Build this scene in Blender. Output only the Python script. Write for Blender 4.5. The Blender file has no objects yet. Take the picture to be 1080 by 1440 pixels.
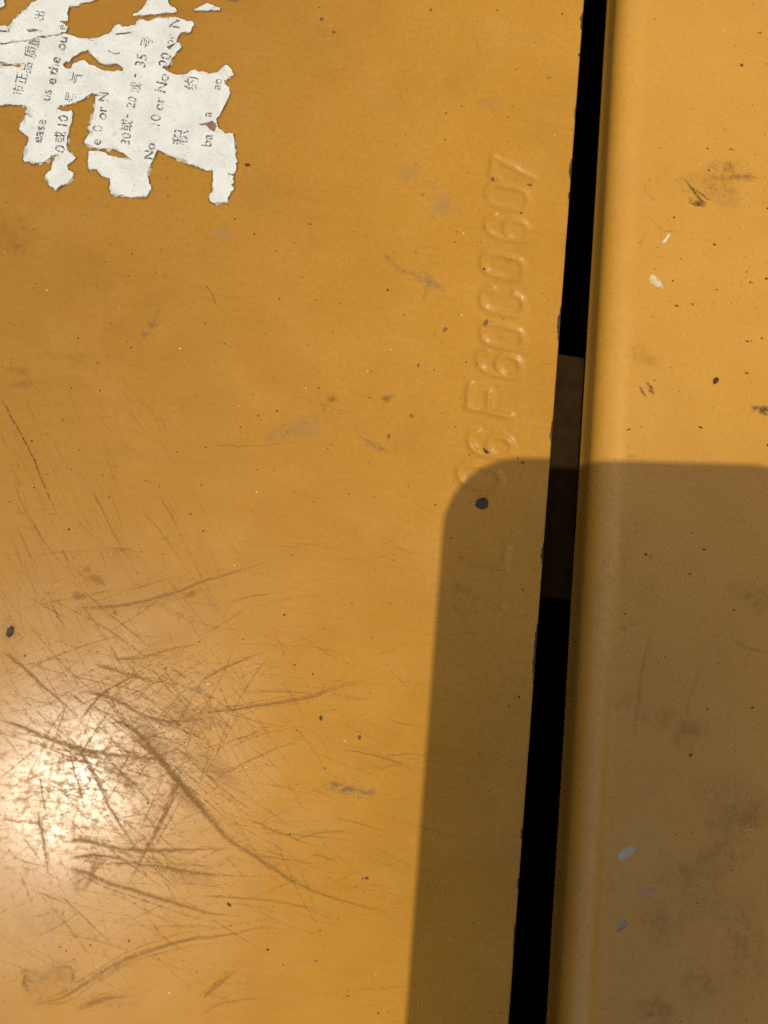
import bpy, bmesh, math, random
import numpy as np
from mathutils import Vector, Matrix, noise
from mathutils.geometry import delaunay_2d_cdt

random.seed(7)
rng = np.random.default_rng(11)
MM = 0.001
SC = bpy.context.scene
COL = SC.collection

# ------------------------------------------------------------------ camera
# World frame: the cover panel's straight edge runs along +Y at x = 0, its face is z = 0 (millimetres in
# the helpers below, metres in the scene).  A phone camera (26 mm equivalent) is held 150 mm above it.
FPX, CX, CY = 1080.0, 540.0, 720.0
NADIR = np.array([410.0, 930.0])
H = 150.0
EDGE = math.radians(6.627)
OFFX = 47.55
_n = np.array([NADIR[0] - CX, NADIR[1] - CY, FPX]); _n /= np.linalg.norm(_n)
_Z = -_n
_X = np.array([1.0, 0, 0]) - _n[0] * _n; _X /= np.linalg.norm(_X)
_Y = np.cross(_Z, _X)
_c, _s = math.cos(EDGE), math.sin(EDGE)
WX = _c * _X - _s * _Y          # world axes in camera coordinates (x right, y down, z forward)
WY = _s * _X + _c * _Y
WZ = _Z
CAM = np.array([-OFFX, 0.0, H])


def P(px, py, z=0.0):
    """where a line of sight of the camera meets the plane at height z (mm)"""
    r = np.array([px - CX, py - CY, FPX])
    t = (H - z) / (r @ _n)
    p = t * r
    return np.array([p @ WX + CAM[0], p @ WY + CAM[1]])


def c2w(v):
    v = np.asarray(v, float)
    return np.array([v @ WX, v @ WY, v @ WZ])


cam_right = c2w([1, 0, 0]); cam_up = c2w([0, -1, 0]); cam_back = c2w([0, 0, -1])
cam_mat = Matrix(((cam_right[0], cam_up[0], cam_back[0], CAM[0] * MM),
                  (cam_right[1], cam_up[1], cam_back[1], CAM[1] * MM),
                  (cam_right[2], cam_up[2], cam_back[2], CAM[2] * MM),
                  (0, 0, 0, 1)))
cd = bpy.data.cameras.new('camera')
cam = bpy.data.objects.new('camera', cd); COL.objects.link(cam)
cam.matrix_world = cam_mat
cd.sensor_fit = 'HORIZONTAL'; cd.sensor_width = 36.0; cd.lens = 36.0 * FPX / 1080.0
cd.clip_start = 0.002; cd.clip_end = 50.0
cd.dof.use_dof = True; cd.dof.focus_distance = 0.160; cd.dof.aperture_fstop = 22.0
SC.camera = cam

# ------------------------------------------------------------------ sky, sun, exposure
GLARE = P(98, 1105)
sun_dir = np.array([GLARE[0] - CAM[0], GLARE[1] - CAM[1], H]); sun_dir /= np.linalg.norm(sun_dir)
elev = math.asin(sun_dir[2])
w = bpy.data.worlds.new('World'); SC.world = w; w.use_nodes = True
nt = w.node_tree; nt.nodes.clear()
sky = nt.nodes.new('ShaderNodeTexSky'); sky.sky_type = 'NISHITA'; sky.sun_disc = False
sky.sun_elevation = elev; sky.sun_rotation = math.atan2(sun_dir[0], sun_dir[1])
sky.air_density = 0.9; sky.dust_density = 3.6; sky.ozone_density = 0.6; sky.altitude = 0
bg = nt.nodes.new('ShaderNodeBackground'); bg.inputs['Strength'].default_value = 0.112
wo = nt.nodes.new('ShaderNodeOutputWorld')
nt.links.new(sky.outputs[0], bg.inputs[0]); nt.links.new(bg.outputs[0], wo.inputs[0])

sl = bpy.data.lights.new('sun', 'SUN'); sl.energy = 2.4; sl.angle = math.radians(0.55); sl.color = (1.0, 0.955, 0.80)
so = bpy.data.objects.new('sun', sl); COL.objects.link(so)
so.rotation_euler = Vector(tuple(sun_dir)).to_track_quat('Z', 'Y').to_euler()
so.location = Vector(tuple(sun_dir)) * 2.0

SC.view_settings.view_transform = 'Standard'; SC.view_settings.look = 'None'
SC.view_settings.gamma = 1.0; SC.view_settings.use_curve_mapping = False
SC.view_settings.exposure = 0.0
SC.cycles.transparent_max_bounces = 48
SC.cycles.max_bounces = 8
SC.cycles.use_denoising = False


# ------------------------------------------------------------------ node helpers
class NT:
    def __init__(self, name):
        self.m = bpy.data.materials.new(name); self.m.use_nodes = True
        self.t = self.m.node_tree; self.t.nodes.clear()
        self.out = self.t.nodes.new('ShaderNodeOutputMaterial')

    def n(self, typ, **kw):
        nd = self.t.nodes.new(typ)
        for k, v in kw.items():
            if k in nd.inputs.keys():
                self.set(nd.inputs[k], v)
            else:
                setattr(nd, k, v)
        return nd

    def set(self, sock, v):
        if isinstance(v, bpy.types.NodeSocket):
            self.t.links.new(v, sock)
        elif isinstance(v, tuple) and sock.type == 'RGBA' and len(v) == 3:
            sock.default_value = (*v, 1)
        else:
            sock.default_value = v

    def math(self, op, a, b=None, c=None, clamp=False):
        nd = self.t.nodes.new('ShaderNodeMath'); nd.operation = op; nd.use_clamp = clamp
        for i, v in enumerate((a, b, c)):
            if v is not None:
                self.set(nd.inputs[i], v)
        return nd.outputs[0]

    def mix(self, fac, a, b, blend='MIX'):
        nd = self.t.nodes.new('ShaderNodeMix'); nd.data_type = 'RGBA'; nd.blend_type = blend
        self.set(nd.inputs[0], fac); self.set(nd.inputs[6], a); self.set(nd.inputs[7], b)
        return nd.outputs[2]

    def ramp(self, fac, lo, hi, a=0.0, b=1.0):
        nd = self.t.nodes.new('ShaderNodeMapRange'); nd.interpolation_type = 'SMOOTHSTEP'
        for s, v in zip(('Value', 'From Min', 'From Max', 'To Min', 'To Max'), (fac, lo, hi, a, b)):
            self.set(nd.inputs[s], v)
        return nd.outputs[0]

    def noise(self, scale, detail=3.0, rough=0.55, vec=None, stretch=None, rot=0.0, off=(0, 0, 0)):
        co = self.t.nodes.new('ShaderNodeTexCoord').outputs['Object'] if vec is None else vec
        mp = self.t.nodes.new('ShaderNodeMapping')
        self.t.links.new(co, mp.inputs[0])
        mp.inputs['Location'].default_value = off
        mp.inputs['Rotation'].default_value = (0, 0, rot)
        if stretch:
            mp.inputs['Scale'].default_value = stretch
        nd = self.t.nodes.new('ShaderNodeTexNoise'); nd.noise_dimensions = '3D'
        self.t.links.new(mp.outputs[0], nd.inputs['Vector'])
        nd.inputs['Scale'].default_value = scale; nd.inputs['Detail'].default_value = detail
        nd.inputs['Roughness'].default_value = rough
        return nd.outputs['Fac']

    def done(self, shader):
        self.t.links.new(shader, self.out.inputs[0]); return self.m


YEL_A = (0.385, 0.179, 0.022)
YEL_B = (0.335, 0.153, 0.019)


def paint_material(name, ca, cb, rough=0.205, worn=1.0, off=(0, 0, 0), edge_lighter=False, spec=0.17):
    N = NT(name)
    big = N.noise(14, 3, off=off)
    mid = N.noise(75, 4, off=(1, off[1] + .3, 0))
    fine = N.noise(900, 3, 0.65, off=(.2, .7, .1))
    base = N.mix(N.ramp(big, 0.32, 0.68), ca, cb)
    dusty = (min(1, ca[0] * 1.05), ca[1] * 1.10, ca[2] * 1.6)
    base = N.mix(N.ramp(mid, 0.42, 0.72, 0.0, 0.42 * worn), base, dusty)
    grimy = (cb[0] * 0.72, cb[1] * 0.72, cb[2] * 0.8)
    base = N.mix(N.ramp(N.noise(48, 5, 0.62, off=(3, 1, 0)), 0.50, 0.80, 0.0, 0.42 * worn), base, grimy)
    base = N.mix(N.ramp(fine, 0.40, 0.75, 0.0, 0.34), base, grimy)
    # faint wiping streaks across the panel
    st = N.noise(1.0, 3, 0.7, stretch=(60, 900, 60), rot=math.radians(-8))
    base = N.mix(N.ramp(st, 0.52, 0.75, 0.0, 0.22 * worn), base, dusty)
    st2 = N.noise(1.0, 2, 0.6, stretch=(50, 1600, 50), rot=math.radians(28), off=(2, 5, 0))
    base = N.mix(N.ramp(st2, 0.58, 0.72, 0.0, 0.16 * worn), base, grimy)
    # micro dirt pits
    vo = N.n('ShaderNodeTexVoronoi', feature='F1', Scale=560.0, Randomness=1.0)
    co = N.t.nodes.new('ShaderNodeTexCoord'); N.t.links.new(co.outputs['Object'], vo.inputs['Vector'])
    sep = N.n('ShaderNodeSeparateColor'); N.t.links.new(vo.outputs['Color'], sep.inputs[0])
    pick = N.math('GREATER_THAN', sep.outputs[0], 0.84)
    dot = N.math('MULTIPLY', pick, N.ramp(vo.outputs['Distance'], 0.06, 0.16, 1.0, 0.0))
    base = N.mix(N.math('MULTIPLY', dot, N.ramp(sep.outputs[1], 0.0, 1.0, 0.15, 0.7)), base, (0.16, 0.07, 0.02))
    if edge_lighter:  # base colour scaled up toward the straight edge and lower end
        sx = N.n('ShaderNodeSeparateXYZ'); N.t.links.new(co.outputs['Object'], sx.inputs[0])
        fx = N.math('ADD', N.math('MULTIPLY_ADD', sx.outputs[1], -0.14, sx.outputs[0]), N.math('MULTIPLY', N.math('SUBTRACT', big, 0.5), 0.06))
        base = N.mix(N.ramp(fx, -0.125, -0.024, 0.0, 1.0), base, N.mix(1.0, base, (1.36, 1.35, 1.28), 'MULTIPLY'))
    # gloss
    r1 = N.ramp(N.noise(120, 4, off=(4, 4, 1)), 0.3, 0.7, rough - 0.03, rough + 0.05)
    r2 = N.ramp(st2, 0.5, 0.75, 0.0, 0.06)
    r3 = N.ramp(fine, 0.45, 0.7, 0.0, 0.12)
    rr = N.math('ADD', N.math('ADD', r1, r2), r3)
    # relief: orange peel, grain, hair-fine scratches
    peel = N.math('MULTIPLY', N.noise(420, 2), 5.5e-6)
    grain = N.math('MULTIPLY', N.noise(1.0, 3, 0.7, stretch=(2600, 6500, 3000)), 3.0e-6)
    hh = N.math('ADD', peel, grain)
    wave = N.math('MULTIPLY', N.noise(45, 2, off=(5, 5, 5)), 9e-5)
    hh = N.math('ADD', hh, wave)
    bp = N.n('ShaderNodeBump', Strength=1.0, Distance=1.0, Height=hh)
    b = N.n('ShaderNodeBsdfPrincipled', **{'Base Color': base, 'Roughness': rr, 'Normal': bp.outputs[0]})
    b.inputs['IOR'].default_value = 1.5
    b.inputs['Specular IOR Level'].default_value = spec
    return N.done(b.outputs[0])


def film_material(name, col, rough=0.75, scale=None, lo=0.35, hi=0.6, col2=None, spec=0.3, stretch=None, rot=0.0):
    """thin mark on the paint: the 'alpha' attribute feathers it, optional noise breaks it up"""
    N = NT(name)
    a = N.n('ShaderNodeAttribute', attribute_name='alpha').outputs['Fac']
    if scale:
        a = N.math('MULTIPLY', a, N.ramp(N.noise(scale, 4, 0.65, stretch=stretch, rot=rot), lo, hi))
    c = col
    if col2:
        c = N.mix(N.ramp(N.noise(700, 2), 0.4, 0.6), col, col2)
    b = N.n('ShaderNodeBsdfPrincipled', **{'Base Color': c, 'Roughness': rough, 'Alpha': a})
    b.inputs['Specular IOR Level'].default_value = spec
    return N.done(b.outputs[0])


def solid(name, col, rough=0.6, col2=None, scale=600, metal=0.0, bump=0.0, bscale=900, spec=0.5):
    N = NT(name)
    c = col
    if col2:
        c = N.mix(N.ramp(N.noise(scale, 4, 0.6), 0.35, 0.65), col, col2)
    b = N.n('ShaderNodeBsdfPrincipled', **{'Base Color': c, 'Roughness': rough, 'Metallic': metal, 'Specular IOR Level': spec})
    if bump:
        bp = N.n('ShaderNodeBump', Strength=1.0, Distance=1.0, Height=N.math('MULTIPLY', N.noise(bscale, 4), bump))
        N.t.links.new(bp.outputs[0], b.inputs['Normal'])
    return N.done(b.outputs[0])


M_paint = paint_material('yellow_paint', YEL_A, YEL_B, edge_lighter=True)
M_paint_n = paint_material('yellow_paint_stamped', YEL_A, YEL_B, rough=0.30, edge_lighter=True)
M_paint_r = paint_material('yellow_paint_bent_panel', (0.600, 0.282, 0.031), (0.560, 0.260, 0.029), rough=0.34, worn=0.7, off=(3, 2, 0), spec=0.5)
M_scr = film_material('scratch_groove', (0.315, 0.150, 0.030), 0.7, 1400, 0.20, 0.55)
M_scr_dark = film_material('scratch_dirt', (0.10, 0.055, 0.022), 0.85, 1500, 0.32, 0.60)
M_hair = film_material('hairline', (0.325, 0.155, 0.030), 0.65, 900, 0.3, 0.65)
M_pale = film_material('pale_rub', (0.60, 0.34, 0.10), 0.6, 900, 0.3, 0.6)
M_scuff = film_material('grey_rub', (0.215, 0.165, 0.095), 0.8, 700, 0.30, 0.85)
M_haze = film_material('whitish_haze', (0.43, 0.285, 0.14), 0.75, 260, 0.25, 0.90)
M_grime = film_material('brown_grime', (0.12, 0.065, 0.026), 0.9, 380, 0.30, 0.80)
M_outline = film_material('dark_outline', (0.13, 0.068, 0.022), 0.6, 800, 0.2, 0.45)
M_dirt = solid('dirt_speck', (0.06, 0.030, 0.014), 0.9, (0.20, 0.095, 0.028), 450)
M_palespeck = solid('pale_speck', (0.72, 0.62, 0.40), 0.5)
M_primer = solid('dark_primer', (0.048, 0.023, 0.012), 0.85, (0.08, 0.040, 0.022), 1200, bump=2e-5)
M_rust = solid('rusty_edge', (0.10, 0.040, 0.018), 0.85, (0.045, 0.022, 0.014), 1500, bump=2e-5)
M_rustspot = solid('rust_spot', (0.17, 0.075, 0.025), 0.85, (0.26, 0.115, 0.03), 1500)
M_lipline = solid('lip_grey', (0.42, 0.42, 0.44), 0.35, metal=0.9)
M_black = solid('near_black', (0.010, 0.008, 0.007), 0.95)
M_brk = solid('bracket_dark_brown', (0.023, 0.0125, 0.0030), 0.95, (0.031, 0.0175, 0.005), 300, bump=4e-5, bscale=700, spec=0.05)  # dark brown base colour of the crossbar
M_chipw = solid('cream_chip', (0.66, 0.52, 0.30), 0.7, (0.50, 0.36, 0.16), 900)
M_chipb = solid('blue_grey_chip', (0.46, 0.43, 0.31), 0.7, (0.50, 0.38, 0.16), 700)
M_chipp = solid('pink_chip', (0.55, 0.27, 0.13), 0.7, (0.45, 0.25, 0.11), 900)
M_chipg = solid('grey_chip', (0.44, 0.34, 0.20), 0.8, (0.28, 0.19, 0.10), 900)
M_under = solid('paper_fibre', (0.50, 0.46, 0.36), 0.95, (0.36, 0.30, 0.20), 800, bump=3e-5)
M_back = solid('label_backing', (0.20, 0.105, 0.065), 0.9, (0.27, 0.15, 0.10), 700)
M_phone = solid('phone_shell', (0.03, 0.03, 0.035), 0.35)
M_glass = solid('phone_glass', (0.008, 0.008, 0.010), 0.08)
M_ring = solid('phone_metal', (0.35, 0.35, 0.36), 0.3, metal=1.0)


def paper_material():
    N = NT('label_paper')
    c = N.mix(N.ramp(N.noise(170, 4, 0.6), 0.35, 0.7), (0.70, 0.685, 0.60), (0.61, 0.592, 0.515))
    c = N.mix(N.ramp(N.noise(60, 3, off=(2, 2, 0)), 0.55, 0.8, 0, 0.35), c, (0.52, 0.52, 0.44))
    c = N.mix(N.ramp(N.noise(2600, 3, 0.7), 0.58, 0.72, 0, 0.75), c, (0.22, 0.20, 0.19))
    c = N.mix(N.ramp(N.noise(420, 3, 0.6, off=(7, 1, 2)), 0.62, 0.76, 0, 0.5), c, (0.40, 0.36, 0.30))
    hh = N.math('ADD', N.math('MULTIPLY', N.noise(700, 4), 5e-5), N.math('MULTIPLY', N.noise(3000, 2), 8e-6))
    bp = N.n('ShaderNodeBump', Strength=0.8, Distance=1.0, Height=hh)
    b = N.n('ShaderNodeBsdfPrincipled', **{'Base Color': c, 'Roughness': 0.85, 'Normal': bp.outputs[0]})
    b.inputs['Specular IOR Level'].default_value = 0.2
    return N.done(b.outputs[0])


def ink_material(name, col, lo, hi):
    N = NT(name)
    a = N.ramp(N.noise(1900, 4, 0.7), lo, hi)
    b = N.n('ShaderNodeBsdfPrincipled', **{'Base Color': col, 'Roughness': 0.9, 'Alpha': a})
    b.inputs['Specular IOR Level'].default_value = 0.15
    return N.done(b.outputs[0])


M_paper = paper_material()
M_ink = ink_material('worn_print', (0.10, 0.096, 0.09), 0.38, 0.58)
M_ink_faint = ink_material('faded_print', (0.12, 0.115, 0.105), 0.40, 0.60)


# ------------------------------------------------------------------ object helpers
def props(o, label=None, cat=None, group=None, kind=None):
    for k, v in (('label', label), ('category', cat), ('group', group), ('kind', kind)):
        if v:
            o[k] = v
    return o


def mesh_obj(name, verts, faces, mat, parent=None, smooth=False, alpha=None):
    me = bpy.data.meshes.new(name)
    v = np.asarray(verts, float) * MM
    me.from_pydata(v.tolist(), [], faces)
    if smooth:
        me.polygons.foreach_set('use_smooth', [True] * len(me.polygons))
    if alpha is not None:
        at = me.attributes.new('alpha', 'FLOAT', 'POINT')
        at.data.foreach_set('value', np.asarray(alpha, np.float32))
    me.materials.append(mat)
    me.update()
    o = bpy.data.objects.new(name, me); COL.objects.link(o)
    if parent:
        o.parent = parent
    return o


def fractal_px(pts, amp=1.0, levels=2, closed=True):
    """break a px outline up into a ragged one"""
    pts = [np.array(p, float) for p in pts]
    for _ in range(levels):
        out = []
        n = len(pts)
        for i in range(n if closed else n - 1):
            a, b = pts[i], pts[(i + 1) % n]
            L = np.hypot(*(b - a))
            out.append(a)
            if L > 2.2:
                d = np.array([-(b - a)[1], (b - a)[0]]) / L
                out.append((a + b) / 2 + d * random.gauss(0, amp * min(1, L / 12)))
        if not closed:
            out.append(pts[-1])
        pts = out
    return pts


def smooth_px(pts, step=6.0):
    """Catmull-Rom through px points"""
    pts = [np.array(p, float) for p in pts]
    if len(pts) == 2:
        pts = [pts[0], (pts[0] + pts[1]) / 2, pts[1]]
    q = [2 * pts[0] - pts[1]] + pts + [2 * pts[-1] - pts[-2]]
    out = []
    for i in range(1, len(q) - 2):
        a, b, c, d = q[i - 1:i + 3]
        n = max(2, int(np.hypot(*(c - b)) / step))
        for k in range(n):
            t = k / n
            out.append(0.5 * ((2 * b) + (c - a) * t + (2 * a - 5 * b + 4 * c - d) * t * t + (3 * b - a - 3 * c + d) * t ** 3))
    out.append(pts[-1])
    return out


class Ribbons:
    """feathered streaks lying on the paint, collected into one mesh"""
    def __init__(self):
        self.v = []; self.f = []; self.a = []

    def add(self, px, w0, w1=None, alpha=0.6, z=None, jitter=0.5, head=0.12, tail=0.35, step=6.0, zf=None, smooth=True):
        w1 = w0 if w1 is None else w1
        c = smooth_px(px, step) if smooth else [np.array(p, float) for p in px]
        c = [p + rng.normal(0, jitter, 2) for p in c]
        m = np.array([P(*p) for p in c])
        n = len(m)
        d = np.gradient(m, axis=0); d /= np.maximum(np.linalg.norm(d, axis=1, keepdims=True), 1e-9)
        nr = np.stack([-d[:, 1], d[:, 0]], 1)
        zz = random.uniform(0.02, 0.07) if z is None else z
        b0 = len(self.v)
        for i in range(n):
            t = i / (n - 1)
            e = min(1, t / head if head else 1) * min(1, (1 - t) / tail if tail else 1)
            wd = (w0 + (w1 - w0) * t) * 0.139 * (0.45 + 0.55 * e) * (0.9 + 0.25 * noise.noise((i * .23, b0 * .37, 1.0)))
            al = alpha * min(1.0, e ** 0.7) * (0.85 + 0.3 * noise.noise((i * .4, b0 * .7, 4.0)))
            for k, (s, q) in enumerate(((-1, 0), (-.62, .22), (-.32, .72), (0, 1), (.32, .72), (.62, .22), (1, 0))):
                p = m[i] + nr[i] * s * wd * 0.9
                h = zf(p[0]) if zf else 0.0
                self.v.append((p[0], p[1], h + zz)); self.a.append(al * q)
        for i in range(n - 1):
            for k in range(6):
                a = b0 + i * 7 + k
                self.f.append((a, a + 1, a + 8, a + 7))

    def blob(self, px, rx, ry, ang=0.0, alpha=0.5, z=None, zf=None, power=1.0):
        """feathered uneven patch, radii in px"""
        c = np.array(px, float)
        zz = random.uniform(0.02, 0.07) if z is None else z
        b0 = len(self.v); R, S = 6, 22
        ph = [random.uniform(0, 6.28) for _ in range(4)]
        ca, sa = math.cos(ang), math.sin(ang)

        def put(x, y, al):
            p = P(c[0] + x * ca - y * sa, c[1] + x * sa + y * ca)
            self.v.append((p[0], p[1], (zf(p[0]) if zf else 0) + zz)); self.a.append(al)
        put(0, 0, alpha)
        for r in range(1, R + 1):
            for s in range(S):
                th = s / S * 2 * math.pi
                k = 1 + .18 * math.sin(2 * th + ph[0]) + .14 * math.sin(3 * th + ph[1]) + .10 * math.sin(5 * th + ph[2])
                q = r / R
                put(rx * q * k * math.cos(th), ry * q * k * math.sin(th), alpha * (1 - q ** (1.6 * power)))
        for s in range(S):
            self.f.append((b0, b0 + 1 + s, b0 + 1 + (s + 1) % S))
        for r in range(R - 1):
            for s in range(S):
                a = b0 + 1 + r * S
                self.f.append((a + s, a + S + s, a + S + (s + 1) % S, a + (s + 1) % S))

    def build(self, name, mat, parent, label=None, kind=None):
        o = mesh_obj(name, self.v, self.f, mat, parent, alpha=self.a)
        return props(o, label, kind=kind)


def flake(name, outline_px, mat, parent, h=0.15, zf=None, label=None, amp=0.5, levels=2):
    """small raised flake or chip with a ragged outline and a bevelled top"""
    pts = fractal_px(outline_px, amp, levels)
    m = np.array([P(*p) for p in pts]); c = m.mean(0)
    n = len(m); v = []; f = []
    for p in m:
        v.append((*p, (zf(p[0]) if zf else 0) + 0.01))
    for p in m:
        q = c + (p - c) * 0.84
        v.append((*q, (zf(q[0]) if zf else 0) + h * random.uniform(0.7, 1.1)))
    v.append((*c, (zf(c[0]) if zf else 0) + h * 0.95))
    for i in range(n):
        j = (i + 1) % n
        f.append((i, j, n + j, n + i)); f.append((n + i, n + j, 2 * n))
    if np.cross(m[1] - m[0], m[2] - m[1]) < 0:
        f = [tuple(reversed(q)) for q in f]
    return props(mesh_obj(name, v, f, mat, parent), label)


def blob_outline(px, py, rx, ry, ang=0.0, n=9, jit=0.25):
    o = []
    for i in range(n):
        t = -i / n * 2 * math.pi
        k = 1 + random.uniform(-jit, jit)
        x, y = rx * k * math.cos(t), ry * k * math.sin(t)
        o.append((px + x * math.cos(ang) - y * math.sin(ang), py + x * math.sin(ang) + y * math.cos(ang)))
    return o


class Specks:
    def __init__(self): self.v = []; self.f = []

    def add(self, px, py, r, zf=None):
        r *= 0.118
        c = P(px, py); b = len(self.v); n = 7
        st = random.uniform(1, 1.7); an = random.uniform(0, 3.14)
        z0 = zf(c[0]) if zf else 0
        for ring, (k, h) in enumerate(((1.0, 0.005), (0.7, 0.35))):
            for i in range(n):
                t = i / n * 6.283
                q = k * r * random.uniform(.75, 1.2)
                x, y = q * st * math.cos(t), q * math.sin(t)
                self.v.append((c[0] + x * math.cos(an) - y * math.sin(an), c[1] + x * math.sin(an) + y * math.cos(an), z0 + h * r + .004))
        self.v.append((c[0], c[1], z0 + .45 * r))
        for i in range(n):
            j = (i + 1) % n
            self.f.append((b + i, b + j, b + n + j, b + n + i)); self.f.append((b + n + i, b + n + j, b + 2 * n))

    def build(self, name, mat, parent, label=None):
        return props(mesh_obj(name, self.v, self.f, mat, parent), label, kind='stuff')


# ------------------------------------------------------------------ cover panel (left) with the stamped number
GL = {
    '0': [[(.5, 0), (.82, .08), (.95, .25), (.95, .75), (.82, .92), (.5, 1), (.18, .92), (.05, .75), (.05, .25), (.18, .08), (.5, 0)]],
    '6': [[(.92, .82), (.75, .97), (.5, 1), (.2, .93), (.06, .75), (.05, .28), (.18, .07), (.5, 0), (.82, .07), (.95, .27), (.82, .48), (.5, .56), (.2, .5), (.06, .36)]],
    'F': [[(.95, 1), (.05, 1), (.05, 0)], [(.05, .53), (.8, .53)]],
    'C': [[(.95, .76), (.82, .93), (.5, 1), (.18, .93), (.05, .75), (.05, .25), (.18, .07), (.5, 0), (.82, .07), (.95, .24)]],
    '7': [[(.05, .84), (.05, 1), (.95, 1), (.42, 0)]],
    'L': [[(.08, 1), (.08, 0), (.9, 0)]],
    'V': [[(.02, 1), (.5, 0), (.98, 1)]],
}
UPV = np.array([-0.972, -0.215])     # up direction of the letters in the photograph
RDV = np.array([0.09, -0.996])       # reading direction
CH = [('7', 722, 241, 1.0), ('0', 714.5, 277, .9), ('6', 714, 321, .95), ('0', 708, 374, 1.0), ('C', 707, 425, 1.1), ('0', 707, 473, 1.0),
      ('6', 703, 512, 1.1), ('F', 689, 563, 1.2), ('6', 690, 625, 1.1), ('0', 675, 671, 1.0),
      ('L', 682, 778, 1.0), ('V', 676, 846, .8)]
HH, WW = 61.0, 32.0
segs = []
for ch, x, y, dep in CH:
    for line in GL[ch]:
        w_ = WW * (1.1 if ch in 'FL' else 1.0)
        q = [np.array([x, y]) + RDV * (a - .5) * w_ + UPV * (b - .5) * HH for a, b in line]
        q = [P(*p) for p in (smooth_px(q, 2.5) if ch in '06C' else q)]
        for a, b in zip(q[:-1], q[1:]):
            segs.append((a, b, dep))
allp = np.array([s[0] for s in segs] + [s[1] for s in segs])
xa, ya = allp.min(0) - 3.0; xb, yb = allp.max(0) + 3.0
XL, YB, YT = -330.0, -240.0, 330.0
EB = -0.6
bounds_x = [XL, xa, xb, EB]; bounds_y = [YB, ya, yb, YT]
V = []; F = []
for j in range(4):
    for i in range(4):
        V.append((bounds_x[i], bounds_y[j], 0))
for j in range(3):
    for i in range(3):
        if (i, j) != (1, 1):
            a = j * 4 + i
            F.append((a, a + 1, a + 5, a + 4))
# rounded, slightly uneven right edge, side and underside
TH = 4.0
prof = [(EB, 0), (EB + .05, 0), (-.30, -.012), (-.16, -.055), (-.06, -.14), (-.01, -.28), (0, -.5), (0, -TH + .3), (-.3, -TH)]
ys = np.concatenate([[YB], np.arange(-75, 171, 0.6), [YT]])
b0 = len(V)
for y in ys:
    jx = 0.015 * noise.noise((y * .9, 1, 0)) + 0.03 * noise.noise((y * .18, 5, 0))
    for k, (x, z) in enumerate(prof):
        V.append((x + (jx if k > 2 else 0), y, z))
np_ = len(prof)
for i in range(len(ys) - 1):
    for k in range(np_ - 1):
        a = b0 + i * np_ + k
        F.append((a, a + 1, a + np_ + 1, a + np_))
b1 = len(V)
V += [(XL, YB, 0), (XL, YT, 0), (XL, YB, -TH), (XL, YT, -TH), (-.3, YB, -TH), (-.3, YT, -TH)]
F += [(b1 + 2, b1 + 3, b1 + 5, b1 + 4), (b1, b1 + 1, b1 + 3, b1 + 2)]
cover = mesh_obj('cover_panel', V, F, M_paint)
fl = [False] * len(cover.data.polygons)
for i, p in enumerate(cover.data.polygons):
    fl[i] = 8 <= i < 8 + (len(ys) - 1) * (np_ - 1)
cover.data.polygons.foreach_set('use_smooth', fl)
props(cover, 'flat scratched yellow steel panel with a stamped number along its straight edge', 'panel')

gx = np.linspace(xa, xb, int((xb - xa) / 0.125)); gy = np.linspace(ya, yb, int((yb - ya) / 0.125))
XX, YY = np.meshgrid(gx, gy)
ZZ = np.zeros_like(XX)
prs = np.stack([XX.ravel(), YY.ravel()], 1)
dep = np.zeros(len(prs)); rim = np.zeros(len(prs))
for a, b, dd in segs:
    lo = np.minimum(a, b) - 3.0; hi = np.maximum(a, b) + 3.0
    sel = np.where((prs[:, 0] > lo[0]) & (prs[:, 0] < hi[0]) & (prs[:, 1] > lo[1]) & (prs[:, 1] < hi[1]))[0]
    q = prs[sel]; ab = b - a
    t = np.clip(((q - a) @ ab) / (ab @ ab), 0, 1)
    d = np.linalg.norm(q - (a + t[:, None] * ab), axis=1)
    dep[sel] = np.maximum(dep[sel], dd * np.exp(-(d / 0.80) ** 2.0))
    rim[sel] = np.maximum(rim[sel], dd * np.exp(-((d - 1.65) / 0.6) ** 2))
edge = np.minimum.reduce([prs[:, 0] - xa, xb - prs[:, 0], prs[:, 1] - ya, yb - prs[:, 1]])
fade = np.clip(edge / 1.2, 0, 1)
wob = np.array([0.85 + 0.35 * noise.noise((p[0] * .35, p[1] * .35, 2.0)) for p in prs])
zz = (-0.44 * dep * wob + 0.028 * rim * (1 - np.clip(dep * 1.6, 0, 1))) * fade
nx, ny = len(gx), len(gy)
idx = np.arange(nx * ny).reshape(ny, nx)
fq = np.stack([idx[:-1, :-1], idx[:-1, 1:], idx[1:, 1:], idx[1:, :-1]], -1).reshape(-1, 4)
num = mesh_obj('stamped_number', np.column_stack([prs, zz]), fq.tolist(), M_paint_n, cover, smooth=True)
props(num, 'row of stamped characters reading 06F60C0607 beside the panel edge')

# ------------------------------------------------------------------ bent-edge panel (right)
XF = 11.0          # outer face of the folded flange
RB = 6.0           # bend radius
prof = []
for x in (330, 120, XF + RB + 14, XF + RB + 5, XF + RB + 1.2):
    prof.append((x, 0.0))
for k in range(0, 19):
    t = k / 18 * math.radians(88)
    prof.append((XF + RB - RB * math.sin(t), -RB + RB * math.cos(t)))
lx, lz = prof[-1]
prof += [(lx + .04, lz - .7), (lx + .10, lz - 1.6), (lx + .18, lz - 2.8), (lx + .24, lz - 4.0), (lx + .26, lz - 4.8), (lx + .24, lz - 5.4), (lx + .18, lz - 6.0), (lx + .12, lz - 6.5), (lx + .09, lz - 6.8)]
tipx, tipz = prof[-1]
ntop = len(prof)
prof += [(tipx + .12, tipz - .16), (tipx + .7, tipz - .22), (tipx + 1.6, tipz - .1), (tipx + 2.0, tipz + .3), (XF + 2.25, lz - .4)]
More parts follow.
